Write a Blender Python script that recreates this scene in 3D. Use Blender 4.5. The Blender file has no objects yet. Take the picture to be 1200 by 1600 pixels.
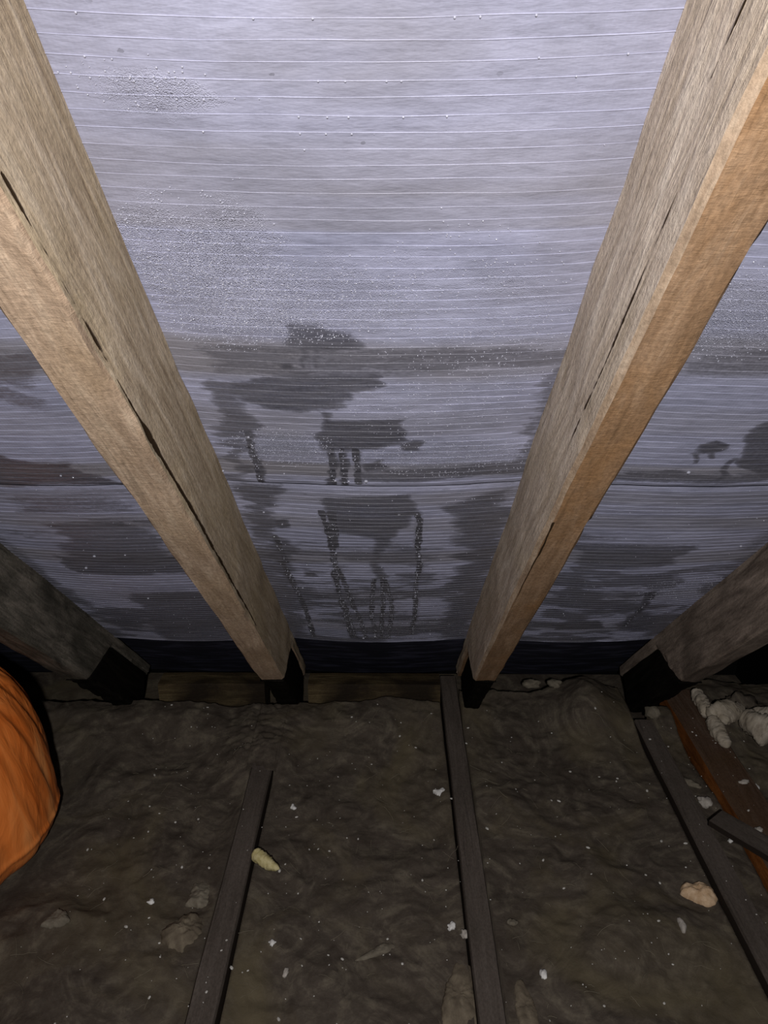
import bpy, bmesh, math, random
import numpy as np
from mathutils import Vector, Matrix

# ------------------------------------------------------------------ camera, world, light
S = bpy.context.scene
COL = S.collection
W, H, F = 1200, 1600, 1200.0
CAMZ = 1.21
PITCH = math.atan(426 / F)                 # camera looks down a little
THETA = PITCH + math.atan(545 / F)         # roof slope, about 44 degrees
YAW = math.atan(9 / F)
PM = 0.475                                 # camera's distance from the underlay, square to it
ct, st = math.cos(THETA), math.sin(THETA)
Z0 = CAMZ + PM / ct                        # roof height straight above the camera

cam_d = bpy.data.cameras.new('camera')
cam = bpy.data.objects.new('camera', cam_d)
COL.objects.link(cam)
cam.location = (0, 0, CAMZ)
cam.rotation_euler = (math.pi / 2 - PITCH, 0, YAW)
cam_d.sensor_fit = 'VERTICAL'
cam_d.sensor_height = 24.0
cam_d.lens = 24.0 * F / H
cam_d.clip_start = 0.01
S.camera = cam

w = bpy.data.worlds.new('world')
S.world = w
w.use_nodes = True
w.node_tree.nodes['Background'].inputs['Color'].default_value = (0.5, 0.55, 0.7, 1)
w.node_tree.nodes['Background'].inputs['Strength'].default_value = 0.004

ld = bpy.data.lights.new('flash_stand_in', 'SPOT')  # added lamp standing in for the camera flash, set back for gentler falloff
ld.energy = 68
ld.spot_size = math.radians(125)
ld.spot_blend = 1.0
ld.shadow_soft_size = 0.02
ld.color = (1.0, 0.985, 0.97)
lo = bpy.data.objects.new('flash_stand_in', ld)
COL.objects.link(lo)
lo.location = (0.0, -0.27, CAMZ + 0.13)
lo.rotation_euler = (Vector((0.0, 1.30, 0.62)) - lo.location).to_track_quat('-Z', 'Y').to_euler()

S.view_settings.view_transform = 'Standard'
S.view_settings.look = 'None'
S.view_settings.exposure = 0.0
S.view_settings.gamma = 1.0
S.view_settings.use_curve_mapping = False

# ------------------------------------------------------------------ helpers
rng = np.random.default_rng(7)
random.seed(7)
R_CAM = cam.rotation_euler.to_matrix()


def ray(px, py):
    d = R_CAM @ Vector(((px - W / 2) / F, -(py - H / 2) / F, -1.0))
    return np.array(d)


def on_roof(px, py, q=0.006):
    """pixel of the survey photo -> (x, t) on the slope: t runs down it from above the camera"""
    d = ray(px, py)
    n = np.array((0, st, ct))
    o = np.array((0, 0, Z0))
    c = np.array((0, 0, CAMZ))
    k = ((o - c) @ n - q) / (d @ n)
    p = c + k * d
    return p[0], (p - o) @ np.array((0, ct, -st))


def on_level(px, py, z=0.1):
    d = ray(px, py)
    k = (z - CAMZ) / d[2]
    p = np.array((0, 0, CAMZ)) + k * d
    return p[0], p[1]


def _hash(ix, iy, seed):
    h = (ix.astype(np.int64) * 374761393 + iy.astype(np.int64) * 668265263 + seed * 1442695041) & 0xFFFFFFFF
    h = ((h ^ (h >> 13)) * 1274126177) & 0xFFFFFFFF
    h = (h ^ (h >> 16)) & 0xFFFFFF
    return h / float(0xFFFFFF)


def vnoise(x, y, seed=0):
    x = np.asarray(x, float); y = np.asarray(y, float)
    x, y = np.broadcast_arrays(x, y)
    ix, iy = np.floor(x), np.floor(y)
    fx, fy = x - ix, y - iy
    fx = fx * fx * fx * (fx * (fx * 6 - 15) + 10); fy = fy * fy * fy * (fy * (fy * 6 - 15) + 10)
    a = _hash(ix, iy, seed); b = _hash(ix + 1, iy, seed)
    c = _hash(ix, iy + 1, seed); d = _hash(ix + 1, iy + 1, seed)
    return (a * (1 - fx) + b * fx) * (1 - fy) + (c * (1 - fx) + d * fx) * fy


def fbm(x, y, oct=4, seed=0, gain=0.5):
    s, a, n = 0, 1.0, 0
    for k in range(oct):
        s = s + a * vnoise(np.asarray(x) * 2 ** k + 17.3 * k, np.asarray(y) * 2 ** k - 9.1 * k, seed + k)
        n += a
        a *= gain
    return s / n                                    # 0..1, mean 0.5


def sstep(a, b, v):
    t = np.clip((v - a) / (b - a), 0, 1)
    return t * t * (3 - 2 * t)


def mesh_obj(name, verts, faces, mats, parent=None, smooth=True, mat_idx=None):
    me = bpy.data.meshes.new(name)
    me.from_pydata([tuple(v) for v in verts], [], [tuple(f) for f in faces])
    for m in (mats if isinstance(mats, (list, tuple)) else [mats]):
        me.materials.append(m)
    if smooth:
        me.polygons.foreach_set('use_smooth', [True] * len(me.polygons))
    if mat_idx is not None:
        me.polygons.foreach_set('material_index', list(mat_idx))
    me.update()
    o = bpy.data.objects.new(name, me)
    COL.objects.link(o)
    if parent is not None:
        o.parent = parent
    return o


def grid_obj(name, P, mats, parent=None, attrs=None, flip=False):
    """P: (n, m, 3) array of points -> a smooth grid mesh"""
    n, m = P.shape[:2]
    idx = np.arange(n * m).reshape(n, m)
    q = np.stack((idx[:-1, :-1], idx[1:, :-1], idx[1:, 1:], idx[:-1, 1:]), -1).reshape(-1, 4)
    if flip:
        q = q[:, ::-1]
    me = bpy.data.meshes.new(name)
    me.vertices.add(n * m)
    me.vertices.foreach_set('co', P.reshape(-1).astype(np.float32))
    me.loops.add(q.size)
    me.loops.foreach_set('vertex_index', q.reshape(-1).astype(np.int32))
    me.polygons.add(len(q))
    me.polygons.foreach_set('loop_start', np.arange(0, q.size, 4, dtype=np.int32))
    me.polygons.foreach_set('use_smooth', np.ones(len(q), bool))
    for m_ in (mats if isinstance(mats, (list, tuple)) else [mats]):
        me.materials.append(m_)
    for k, v in (attrs or {}).items():
        a = me.attributes.new(k, 'FLOAT', 'POINT')
        a.data.foreach_set('value', v.reshape(-1).astype(np.float32))
    me.update(calc_edges=True)
    me.validate()
    o = bpy.data.objects.new(name, me)
    COL.objects.link(o)
    if parent is not None:
        o.parent = parent
    return o


def tag(o, label=None, cat=None, group=None, kind=None):
    for k, v in (('label', label), ('category', cat), ('group', group), ('kind', kind)):
        if v:
            o[k] = v
    return o


def empty(name, loc=(0, 0, 0), rot=(0, 0, 0)):
    o = bpy.data.objects.new(name, None)
    o.empty_display_size = 0.05
    o.location = loc
    o.rotation_euler = rot
    COL.objects.link(o)
    return o


# unit icosahedron, for drops, crumbs and flecks
_g = (1 + 5 ** 0.5) / 2
ICO_V = np.array([(-1, _g, 0), (1, _g, 0), (-1, -_g, 0), (1, -_g, 0), (0, -1, _g), (0, 1, _g), (0, -1, -_g), (0, 1, -_g),
                  (_g, 0, -1), (_g, 0, 1), (-_g, 0, -1), (-_g, 0, 1)], float) / math.sqrt(1 + _g * _g)
ICO_F = [(0, 11, 5), (0, 5, 1), (0, 1, 7), (0, 7, 10), (0, 10, 11), (1, 5, 9), (5, 11, 4), (11, 10, 2), (10, 7, 6), (7, 1, 8),
         (3, 9, 4), (3, 4, 2), (3, 2, 6), (3, 6, 8), (3, 8, 9), (4, 9, 5), (2, 4, 11), (6, 2, 10), (8, 6, 7), (9, 8, 1)]


# ------------------------------------------------------------------ materials
class Nodes:
    def __init__(s, name):
        s.m = bpy.data.materials.new(name)
        s.m.use_nodes = True
        s.t = s.m.node_tree
        s.b = s.t.nodes['Principled BSDF']
        s.tc = s.t.nodes.new('ShaderNodeTexCoord')

    def node(s, typ, **kw):
        n = s.t.nodes.new(typ)
        for k, v in kw.items():
            setattr(n, k, v)
        return n

    def link(s, a, b):
        s.t.links.new(a, b)

    def coords(s, scale=(1, 1, 1), src='Object'):
        mp = s.node('ShaderNodeMapping')
        s.link(s.tc.outputs[src], mp.inputs['Vector'])
        mp.inputs['Scale'].default_value = scale
        return mp.outputs['Vector']

    def noise(s, vec, scale=1.0, detail=4.0, rough=0.55, dist=0.0):
        n = s.node('ShaderNodeTexNoise')
        s.link(vec, n.inputs['Vector'])
        n.inputs['Scale'].default_value = scale
        n.inputs['Detail'].default_value = detail
        n.inputs['Roughness'].default_value = rough
        n.inputs['Distortion'].default_value = dist
        return n.outputs['Fac']

    def ramp(s, fac, stops):
        r = s.node('ShaderNodeValToRGB')
        s.link(fac, r.inputs['Fac'])
        e = r.color_ramp.elements
        while len(e) < len(stops):
            e.new(0.5)
        for el, (p, c) in zip(e, stops):
            el.position = p
            el.color = (c[0], c[1], c[2], 1) if not isinstance(c, (int, float)) else (c, c, c, 1)
        return r.outputs['Color']

    def mix(s, fac, a, b, mode='MIX'):
        n = s.node('ShaderNodeMix', data_type='RGBA', blend_type=mode)
        for sock, v in ((n.inputs[0], fac), (n.inputs[6], a), (n.inputs[7], b)):
            if hasattr(v, 'is_output'):
                s.link(v, sock)
            elif isinstance(v, (int, float)):
                sock.default_value = v
            else:
                sock.default_value = (v[0], v[1], v[2], 1)
        return n.outputs[2]

    def math(s, op, a, b=None):
        n = s.node('ShaderNodeMath', operation=op)
        for sock, v in ((n.inputs[0], a), (n.inputs[1], b)):
            if v is None:
                continue
            if hasattr(v, 'is_output'):
                s.link(v, sock)
            else:
                sock.default_value = v
        return n.outputs[0]

    def attr(s, name):
        return s.node('ShaderNodeAttribute', attribute_name=name).outputs['Fac']

    def bump(s, height, strength=0.3, dist=0.001, prev=None):
        n = s.node('ShaderNodeBump')
        s.link(height, n.inputs['Height'])
        n.inputs['Strength'].default_value = strength
        n.inputs['Distance'].default_value = dist
        if prev is not None:
            s.link(prev, n.inputs['Normal'])
        return n.outputs['Normal']

    def out(s, color=None, rough=0.7, spec=0.3, normal=None, **kw):
        for sock, v in (('Base Color', color), ('Roughness', rough), ('Specular IOR Level', spec), ('Normal', normal)):
            if v is None:
                continue
            if hasattr(v, 'is_output'):
                s.link(v, s.b.inputs[sock])
            elif isinstance(v, (int, float)):
                s.b.inputs[sock].default_value = v
            else:
                s.b.inputs[sock].default_value = (v[0], v[1], v[2], 1)
        for k, v in kw.items():
            s.b.inputs[k.replace('_', ' ')].default_value = v
        return s.m


def wood(name, dark, mid, light, stain=None, stain_amt=0.5, across=False, fibre=1.0, seed=0.0, spec=0.12):
    """weathered sawn timber; the grain runs along the object's own Y"""
    n = Nodes(name)
    off = n.node('ShaderNodeMapping')
    n.link(n.tc.outputs['Object'], off.inputs['Vector'])
    off.inputs['Location'].default_value = (seed * 1.7, seed * 0.9, seed * 0.6)

    def co(*sc):
        mp = n.node('ShaderNodeMapping')
        n.link(off.outputs['Vector'], mp.inputs['Vector'])
        mp.inputs['Scale'].default_value = sc
        return mp.outputs['Vector']
    g = n.noise(co(34, 4.5, 34), 1.0, 5, 0.6, 1.8)
    streak = n.noise(co(110, 11, 110), 1.0, 4, 0.65, 0.8)
    fuzz = n.noise(co(300, 150, 300), 1.0, 4, 0.7)
    blot = n.noise(co(9, 5.0, 9), 1.0, 4, 0.6, 0.5)
    c = n.ramp(n.mix(0.45, g, streak), [(0.36, dark), (0.5, mid), (0.62, light)])
    if stain:
        c = n.mix(n.math('MULTIPLY', n.ramp(blot, [(0.42, 0.0), (0.66, 1.0)]), stain_amt), c, stain)
    c = n.mix(0.75, c, n.ramp(fuzz, [(0.32, 0.70), (0.62, 1.18)]), 'MULTIPLY')
    lines = n.ramp(n.noise(co(150, 5, 150), 1.0, 3, 0.6, 1.0), [(0.30, 0.55), (0.40, 1.0)])
    c = n.mix(0.6, c, lines, 'MULTIPLY')
    nm = n.bump(n.mix(0.5, g, streak), 0.6 * fibre, 0.004)
    if across:                                       # torn fibres from the saw, across the face
        sw = n.noise(co(60, 260, 60), 1.0, 4, 0.7, 1.0)
        c = n.mix(0.6, c, n.ramp(sw, [(0.32, 0.78), (0.58, 1.0), (0.72, 1.32)]), 'MULTIPLY')
        nm = n.bump(sw, 0.3, 0.002, nm)
    nm = n.bump(fuzz, 0.45 * fibre, 0.0018, nm)
    return n.out(c, 0.8, spec, nm)


M = {}
M['left_side'] = wood('rafter_wood_olive', (0.30, 0.225, 0.15), (0.45, 0.355, 0.25), (0.56, 0.46, 0.345), (0.34, 0.26, 0.155), 0.6)
M['left_under'] = wood('rafter_wood_tan', (0.31, 0.215, 0.145), (0.42, 0.30, 0.21), (0.53, 0.40, 0.29), (0.36, 0.25, 0.155), 0.6, across=True, fibre=0.8, seed=1.3)
M['right_side'] = wood('rafter_wood_grey', (0.42, 0.33, 0.25), (0.59, 0.485, 0.39), (0.72, 0.615, 0.51), (0.50, 0.40, 0.29), 0.6, seed=3.1, fibre=1.3)
M['right_under'] = wood('rafter_wood_orange', (0.21, 0.125, 0.07), (0.275, 0.17, 0.10), (0.35, 0.23, 0.145), (0.27, 0.145, 0.065), 0.75, across=True, fibre=0.7, seed=5.7)
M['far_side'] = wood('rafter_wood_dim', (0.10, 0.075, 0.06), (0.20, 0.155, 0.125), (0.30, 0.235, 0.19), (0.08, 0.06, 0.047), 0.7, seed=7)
M['dark_left'] = wood('rafter_wood_dark_grey', (0.05, 0.043, 0.035), (0.12, 0.105, 0.085), (0.20, 0.17, 0.14), (0.035, 0.032, 0.024), 0.85, seed=9)  # darker, greyer timber tones for the left-edge rafter
M['pale_edge'] = wood('rafter_pale_edge', (0.27, 0.185, 0.125), (0.37, 0.27, 0.19), (0.46, 0.355, 0.265), seed=4.4)  # lighter tone along the lower edge, between side and underside
M['split'] = Nodes('split_dark').out((0.035, 0.022, 0.012), 0.95, 0.02)
M['black_wood'] = wood('void_black_wood', (0.004, 0.0035, 0.003), (0.007, 0.006, 0.005), (0.012, 0.010, 0.008), seed=2, spec=0.03)  # black stands for the unlit void under the rafter cut
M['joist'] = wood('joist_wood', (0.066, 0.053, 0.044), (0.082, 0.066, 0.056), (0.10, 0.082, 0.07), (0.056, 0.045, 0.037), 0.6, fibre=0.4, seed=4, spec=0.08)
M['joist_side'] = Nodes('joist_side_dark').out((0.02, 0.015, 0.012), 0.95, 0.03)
M['red_wood'] = wood('red_brown_wood', (0.06, 0.035, 0.022), (0.085, 0.052, 0.036), (0.11, 0.075, 0.055), (0.075, 0.04, 0.02), 0.6, fibre=0.6, seed=6, spec=0.08)
M['rust_side'] = wood('rust_orange_face', (0.09, 0.028, 0.006), (0.15, 0.05, 0.012), (0.20, 0.07, 0.018), fibre=0.5, seed=8, spec=0.08)
M['plate'] = wood('plate_wood', (0.026, 0.016, 0.008), (0.055, 0.038, 0.018), (0.095, 0.07, 0.036), (0.012, 0.008, 0.005), 0.95, seed=11)


def membrane_mat(name='underlay', gain=1.0, gloss=0.0):
    n = Nodes(name)
    wet0 = n.attr('wet')
    cond = n.attr('cond')
    grime = n.attr('grime')
    # ragged, thread-combed edges for the wet patches
    combed = n.noise(n.coords((16, 130, 16)), 1.0, 7, 0.72, 0.4)
    crumb = n.noise(n.coords((210, 210, 210)), 1.0, 3, 0.6)
    e = n.math('ADD', wet0, n.math('MULTIPLY', n.math('SUBTRACT', combed, 0.5), 1.25))
    e = n.math('ADD', e, n.math('MULTIPLY', n.math('SUBTRACT', crumb, 0.5), 0.5))
    wet = n.math('MAXIMUM', n.ramp(e, [(0.28, 0.0), (0.55, 0.62), (0.95, 0.95)]), n.ramp(n.math('ADD', n.attr('run'), n.math('MULTIPLY', n.math('SUBTRACT', crumb, 0.5), 0.5)), [(0.4, 0.0), (0.6, 1.0)]))
    cloud = n.noise(n.coords((5, 9, 5)), 1.0, 5, 0.6)
    dry = n.ramp(cloud, [(0.3, (0.265, 0.270, 0.365)), (0.52, (0.335, 0.338, 0.455)), (0.75, (0.41, 0.412, 0.545))])
    soot_and_void = n.ramp(n.noise(n.coords((55, 90, 55)), 1.0, 5, 0.7), [(0.35, 0.78), (0.6, 1.05)])
    dry = n.mix(0.55, dry, soot_and_void, 'MULTIPLY')
    wetc = n.ramp(combed, [(0.36, (0.038, 0.037, 0.047)), (0.64, (0.150, 0.146, 0.175))])
    c = n.mix(n.math('MULTIPLY', grime, 0.75), dry, (0.205, 0.19, 0.198))
    c = n.mix(wet, c, wetc)
    # small dark specks of grit
    vo = n.node('ShaderNodeTexVoronoi')
    n.link(n.coords((26, 34, 26)), vo.inputs['Vector'])
    vo.inputs['Scale'].default_value = 1.0
    sp = n.math('LESS_THAN', n.math('ADD', vo.outputs['Distance'], n.math('MULTIPLY', crumb, 0.12)), 0.115)
    c = n.mix(n.math('MULTIPLY', sp, n.ramp(cloud, [(0.42, 0.0), (0.6, 0.65)])), c, (0.10, 0.10, 0.12))
    # bumps: weave, and beads of condensation where they stand thickest
    weave = n.node('ShaderNodeTexWave', wave_type='BANDS', bands_direction='X')
    n.link(n.coords((1, 1, 1)), weave.inputs['Vector'])
    weave.inputs['Scale'].default_value = 90
    weave.inputs['Distortion'].default_value = 1.2
    nm = n.bump(weave.outputs['Fac'], 0.06, 0.001)
    nm = n.bump(n.noise(n.coords((18, 60, 18)), 1.0, 4, 0.6), 0.5, 0.004, nm)
    bead = n.node('ShaderNodeTexVoronoi', feature='SMOOTH_F1')
    n.link(n.coords((230, 230, 230)), bead.inputs['Vector'])
    bh = n.math('MULTIPLY', n.math('SUBTRACT', 1.0, bead.outputs['Distance']), cond)
    nm = n.bump(bh, 0.75, 0.0035, nm)
    c = n.mix(n.math('MULTIPLY', cond, n.ramp(bead.outputs['Distance'], [(0.25, 0.55), (0.5, 0.0)])), c, (0.56, 0.56, 0.66))
    if gain != 1.0:
        c = n.mix(1.0, c, (gain, gain, gain), 'MULTIPLY')
    rough = n.math('SUBTRACT', 0.55 - gloss, n.math('MULTIPLY', wet, 0.25 - gloss))
    return n.out(c, rough, 0.4, nm)


M['underlay'] = membrane_mat()
n = Nodes('eaves_felt')
M['felt'] = n.out(n.ramp(n.noise(n.coords((9, 40, 9)), 1.0, 5, 0.6), [(0.48, (0.016, 0.016, 0.026)), (0.72, (0.06, 0.06, 0.095))]), 0.7, 0.15,
                  n.bump(n.noise(n.coords((30, 150, 30)), 1.0, 3), 0.4, 0.002))
M['thread'] = membrane_mat('thread', 1.13, 0.2)
n = Nodes('water')
M['water'] = n.out((0.42, 0.42, 0.50), 0.08, 1.0, Coat_Weight=1.0)  # pale opaque base adds sparkle to the drops beside the gloss
M['soot_and_void'] = Nodes('void_black').out((0.004, 0.004, 0.004), 0.95, 0.02)  # near-black paint for the unlit eaves void, lap gap and side wall


def wool_mat(name, dark, mid, light, warm):
    n = Nodes(name)
    sw = n.noise(n.coords((8, 8, 8)), 1.0, 6, 0.6, 3.2)
    cl = n.noise(n.coords((3.3, 3.3, 3.3)), 1.0, 4, 0.6, 0.8)
    fine = n.noise(n.coords((90, 90, 90)), 1.0, 5, 0.7, 1.0)
    c = n.ramp(n.mix(0.3, sw, fine), [(0.36, dark), (0.5, mid), (0.64, light)])
    c = n.mix(n.ramp(cl, [(0.5, 0.0), (0.7, 0.75)]), c, warm)
    nm = n.bump(n.mix(0.35, sw, fine), 0.35, 0.008)
    nm = n.bump(n.noise(n.coords((260, 260, 260)), 1.0, 4, 0.7), 0.3, 0.0015, nm)
    return n.out(c, 0.95, 0.04, nm)


M['wool'] = wool_mat('dusty_wool', (0.050, 0.039, 0.031), (0.072, 0.058, 0.046), (0.125, 0.104, 0.078), (0.105, 0.084, 0.050))
M['wool_pale'] = wool_mat('pale_wool', (0.10, 0.083, 0.062), (0.145, 0.124, 0.095), (0.21, 0.182, 0.14), (0.135, 0.112, 0.075))
M['wool_white'] = wool_mat('white_wool', (0.20, 0.165, 0.13), (0.33, 0.28, 0.225), (0.46, 0.40, 0.33), (0.33, 0.275, 0.19))
M['wool_brown'] = wool_mat('brown_wool', (0.085, 0.066, 0.048), (0.125, 0.10, 0.072), (0.18, 0.147, 0.105), (0.125, 0.097, 0.055))


def lump_mat(name, a, b):
    n = Nodes(name)
    f = n.noise(n.coords((80, 80, 80)), 1.0, 4, 0.6)
    return n.out(n.ramp(f, [(0.35, a), (0.65, b)]), 0.85, 0.15, n.bump(f, 0.5, 0.002))


M['foam'] = lump_mat('yellow_foam', (0.36, 0.30, 0.13), (0.52, 0.45, 0.25))
M['peach'] = lump_mat('peach_stone', (0.40, 0.26, 0.15), (0.58, 0.42, 0.28))
M['mortar'] = lump_mat('pale_mortar', (0.28, 0.25, 0.22), (0.42, 0.38, 0.34))
M['flake'] = lump_mat('white_flake', (0.50, 0.48, 0.46), (0.68, 0.66, 0.64))
M['fleck'] = lump_mat('white_fleck', (0.36, 0.34, 0.31), (0.55, 0.53, 0.50))
M['fibre'] = Nodes('pale_fibre').out((0.20, 0.17, 0.125), 0.9, 0.1)
n = Nodes('orange_plastic')
fo = n.noise(n.coords((10, 10, 3.5)), 1.0, 4, 0.55, 1.6)
M['orange'] = n.out(n.ramp(fo, [(0.35, (0.60, 0.140, 0.022)), (0.5, (0.74, 0.20, 0.04)), (0.66, (0.85, 0.31, 0.09))]), 0.42, 0.35,
                    n.bump(n.noise(n.coords((22, 22, 7)), 1.0, 3, 0.5, 1.5), 0.5, 0.010))

# ------------------------------------------------------------------ the setting
ROOF_ROT = (-THETA, 0, 0)                  # local X across, local Y down the slope, local Z out of the roof
ROOF_O = (0, 0, Z0)
RAFTERS = [(-0.692, -0.6415), (-0.275, -0.224), (0.179, 0.229), (0.615, 0.665)]   # x extents at the membrane


def sag(x, t):
    """how far the underlay hangs into the room between the rafters"""
    edges = [-1.15] + [v for r in RAFTERS for v in r] + [0.9]
    s = np.zeros_like(x)
    for a, b in zip(edges[0::2], edges[1::2]):
        k = np.clip((x - a) / (b - a), 0, 1)
        s = np.maximum(s, np.sin(np.pi * k) ** 0.8 * 0.009)
    s = s * (0.75 + 0.5 * fbm(x * 3, t * 4, 3, 5))
    return s + 0.0035 * (fbm(x * 7, t * 13, 3, 11) - 0.5)


# stains surveyed on the photograph, kept as shapes on the sheet: (pixel outline, strength, softness in m)
POLY = [
    ([(310, 545), (620, 545), (615, 582), (320, 582)], 0.56, 0.012),
    ([(395, 590), (480, 575), (600, 580), (612, 605), (545, 632), (430, 642), (360, 625)], 0.85, 0.008),
    ([(452, 506), (500, 503), (548, 516), (562, 540), (500, 546), (450, 542)], 0.85, 0.006),
    ([(462, 540), (474, 540), (478, 576), (468, 576)], 0.9, 0.004),
    ([(484, 540), (494, 540), (494, 576), (486, 576)], 0.9, 0.004),
    ([(432, 568), (450, 560), (458, 575), (435, 577)], 0.9, 0.004),
    ([(500, 655), (640, 649), (638, 688), (600, 697), (500, 702)], 0.9, 0.006),
    ([(498, 640), (512, 640), (514, 700), (500, 700)], 0.8, 0.005),
    ([(626, 692), (645, 684), (662, 690), (655, 702), (632, 702)], 0.95, 0.004),
    ([(508, 700), (522, 700), (526, 756), (514, 756)], 0.95, 0.004),
    ([(528, 700), (540, 700), (546, 756), (536, 756)], 0.95, 0.004),
    ([(550, 700), (560, 700), (566, 754), (556, 754)], 0.95, 0.004),
    ([(566, 722), (600, 714), (612, 728), (570, 736)], 0.9, 0.005),
    ([(382, 678), (392, 676), (414, 756), (402, 757)], 0.95, 0.004),
    ([(570, 732), (880, 726), (880, 748), (570, 748)], 0.72, 0.010),
    ([(320, 600), (385, 600), (395, 680), (380, 690), (345, 690)], 0.75, 0.012),
    ([(350, 690), (382, 690), (395, 757), (368, 757)], 0.7, 0.012),
    ([(610, 545), (900, 545), (890, 582), (605, 584)], 0.58, 0.012),
    ([(850, 585), (895, 560), (840, 740), (805, 740)], 0.68, 0.014),
    # below the lap
    ([(372, 758), (440, 762), (430, 800), (455, 870), (480, 1000), (462, 1000)], 0.78, 0.012),
    ([(500, 775), (640, 772), (655, 800), (625, 825), (612, 850), (590, 880), (605, 900), (585, 905), (575, 880), (590, 840), (530, 830), (510, 800)], 0.80, 0.0079),
    ([(700, 790), (810, 765), (790, 850), (760, 940), (735, 1000), (680, 1000), (715, 900), (720, 850)], 0.82, 0.018),
    ([(430, 816), (458, 812), (458, 824), (436, 826)], 0.95, 0.004),
    ([(434, 858), (466, 858), (466, 868), (438, 868)], 0.85, 0.005),
    ([(472, 893), (492, 893), (494, 902), (470, 902)], 0.8, 0.005),
    # left bay
    ([(-60, 545), (60, 545), (95, 600), (-60, 590)], 0.6, 0.012),
    ([(-60, 585), (40, 590), (110, 640), (60, 640), (-60, 600)], 0.55, 0.010),
    ([(-60, 700), (30, 712), (110, 722), (175, 745), (205, 757), (-60, 757)], 0.9, 0.008),
    ([(20, 770), (130, 772), (240, 790), (230, 800), (20, 800)], 0.5, 0.012),
    ([(60, 815), (200, 810), (260, 850), (290, 890), (130, 885)], 0.66, 0.014),
    ([(90, 868), (310, 868), (320, 895), (110, 897)], 0.8, 0.008),
    ([(200, 925), (350, 925), (380, 1000), (260, 1000)], 0.75, 0.016),
    # right bay
    ([(1085, 694), (1115, 684), (1138, 690), (1128, 704), (1100, 704)], 0.95, 0.004),
    ([(1088, 702), (1098, 702), (1086, 722), (1078, 722)], 0.95, 0.004),
    ([(1112, 700), (1120, 700), (1114, 716), (1106, 716)], 0.95, 0.004),
    ([(1170, 668), (1230, 640), (1240, 750), (1180, 748), (1150, 720)], 0.88, 0.006),
    ([(1140, 715), (1152, 715), (1120, 750), (1108, 750)], 0.9, 0.004),
    ([(970, 735), (1220, 730), (1220, 750), (965, 752)], 0.62, 0.008),
    ([(1090, 545), (1240, 545), (1240, 585), (1070, 582)], 0.5, 0.012),
    ([(900, 848), (1080, 852), (1060, 880), (890, 890)], 0.72, 0.012),
    ([(880, 905), (910, 890), (905, 930), (870, 945)], 0.75, 0.008),
    ([(1010, 925), (1028, 922), (985, 978), (972, 978)], 0.95, 0.004),
    ([(870, 972), (940, 968), (945, 980), (868, 982)], 0.9, 0.005),
    ([(1000, 905), (1080, 900), (1050, 920), (1010, 920)], 0.6, 0.008),
]
RUNS = [  # dark water tracks: pixel polyline, width in m
    ([(503, 798), (516, 836), (522, 872), (524, 900), (534, 940), (550, 994)], 0.011),
    ([(524, 880), (536, 906), (552, 944), (566, 975), (572, 994)], 0.010),
    ([(518, 800), (522, 820), (523, 850)], 0.014),
    ([(532, 930), (546, 960), (556, 994)], 0.008),
    ([(585, 904), (581, 930), (581, 960), (588, 994)], 0.010),
    ([(598, 900), (599, 940), (597, 970), (596, 994)], 0.009),
    ([(602, 905), (611, 935), (611, 965), (607, 992)], 0.009),
    ([(622, 800), (650, 799), (656, 810), (653, 850), (655, 880), (649, 930), (648, 960), (642, 990)], 0.010),
    ([(440, 880), (462, 920), (478, 955), (490, 996)], 0.012),
    ([(386, 680), (396, 715), (408, 757)], 0.008),
    ([(518, 700), (521, 755)], 0.008), ([(534, 700), (540, 755)], 0.008), ([(555, 700), (561, 752)], 0.008),
    ([(430, 840), (447, 880)], 0.010),
    ([(1024, 925), (1000, 952), (976, 978)], 0.007),
]
# thickest condensation: pixel centre, radius across and down the sheet in m, strength
COND = [((330, 440), 0.085, 0.10, 1.0), ((420, 490), 0.09, 0.045, 1.0), ((250, 400), 0.05, 0.05, 0.8), ((520, 470), 0.10, 0.06, 0.55),
        ((440, 700), 0.07, 0.05, 0.7), ((720, 715), 0.12, 0.05, 0.65), ((1160, 490), 0.10, 0.07, 1.0), ((210, 130), 0.05, 0.02, 0.5),
        ((720, 480), 0.10, 0.10, 0.35), ((800, 560), 0.10, 0.06, 0.3), ((330, 480), 0.07, 0.06, 1.0), ((690, 640), 0.1, 0.07, 0.3), ((1080, 920), 0.1, 0.06, 0.4)]
# grey-brown bands where battens lie behind: pixel row and half-height in m
BANDS = [(150, 0.010, 0.25), (270, 0.030, 0.62), (322, 0.014, 0.45), (560, 0.035, 0.75), (660, 0.03, 0.30), (735, 0.02, 0.75), (775, 0.02, 0.35), (815, 0.025, 0.55), (870, 0.03, 0.7), (930, 0.03, 0.35), (975, 0.04, 0.5)]


def poly_sdf(x, t, pts):
    """signed distance (negative inside) to a polygon in sheet coordinates"""
    p = np.array(pts)
    d = np.full(x.shape, 1e9)
    inside = np.zeros(x.shape, bool)
    for k in range(len(p)):
        a, b = p[k], p[(k + 1) % len(p)]
        e = b - a
        wx, wy = x - a[0], t - a[1]
        h = np.clip((wx * e[0] + wy * e[1]) / (e @ e), 0, 1)
        d = np.minimum(d, np.hypot(wx - h * e[0], wy - h * e[1]))
        cond = (a[1] > t) != (b[1] > t)
        xin = (b[0] - a[0]) * (t - a[1]) / (b[1] - a[1] + 1e-12) + a[0]
        inside ^= cond & (x < xin)
    return np.where(inside, -d, d)


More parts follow.
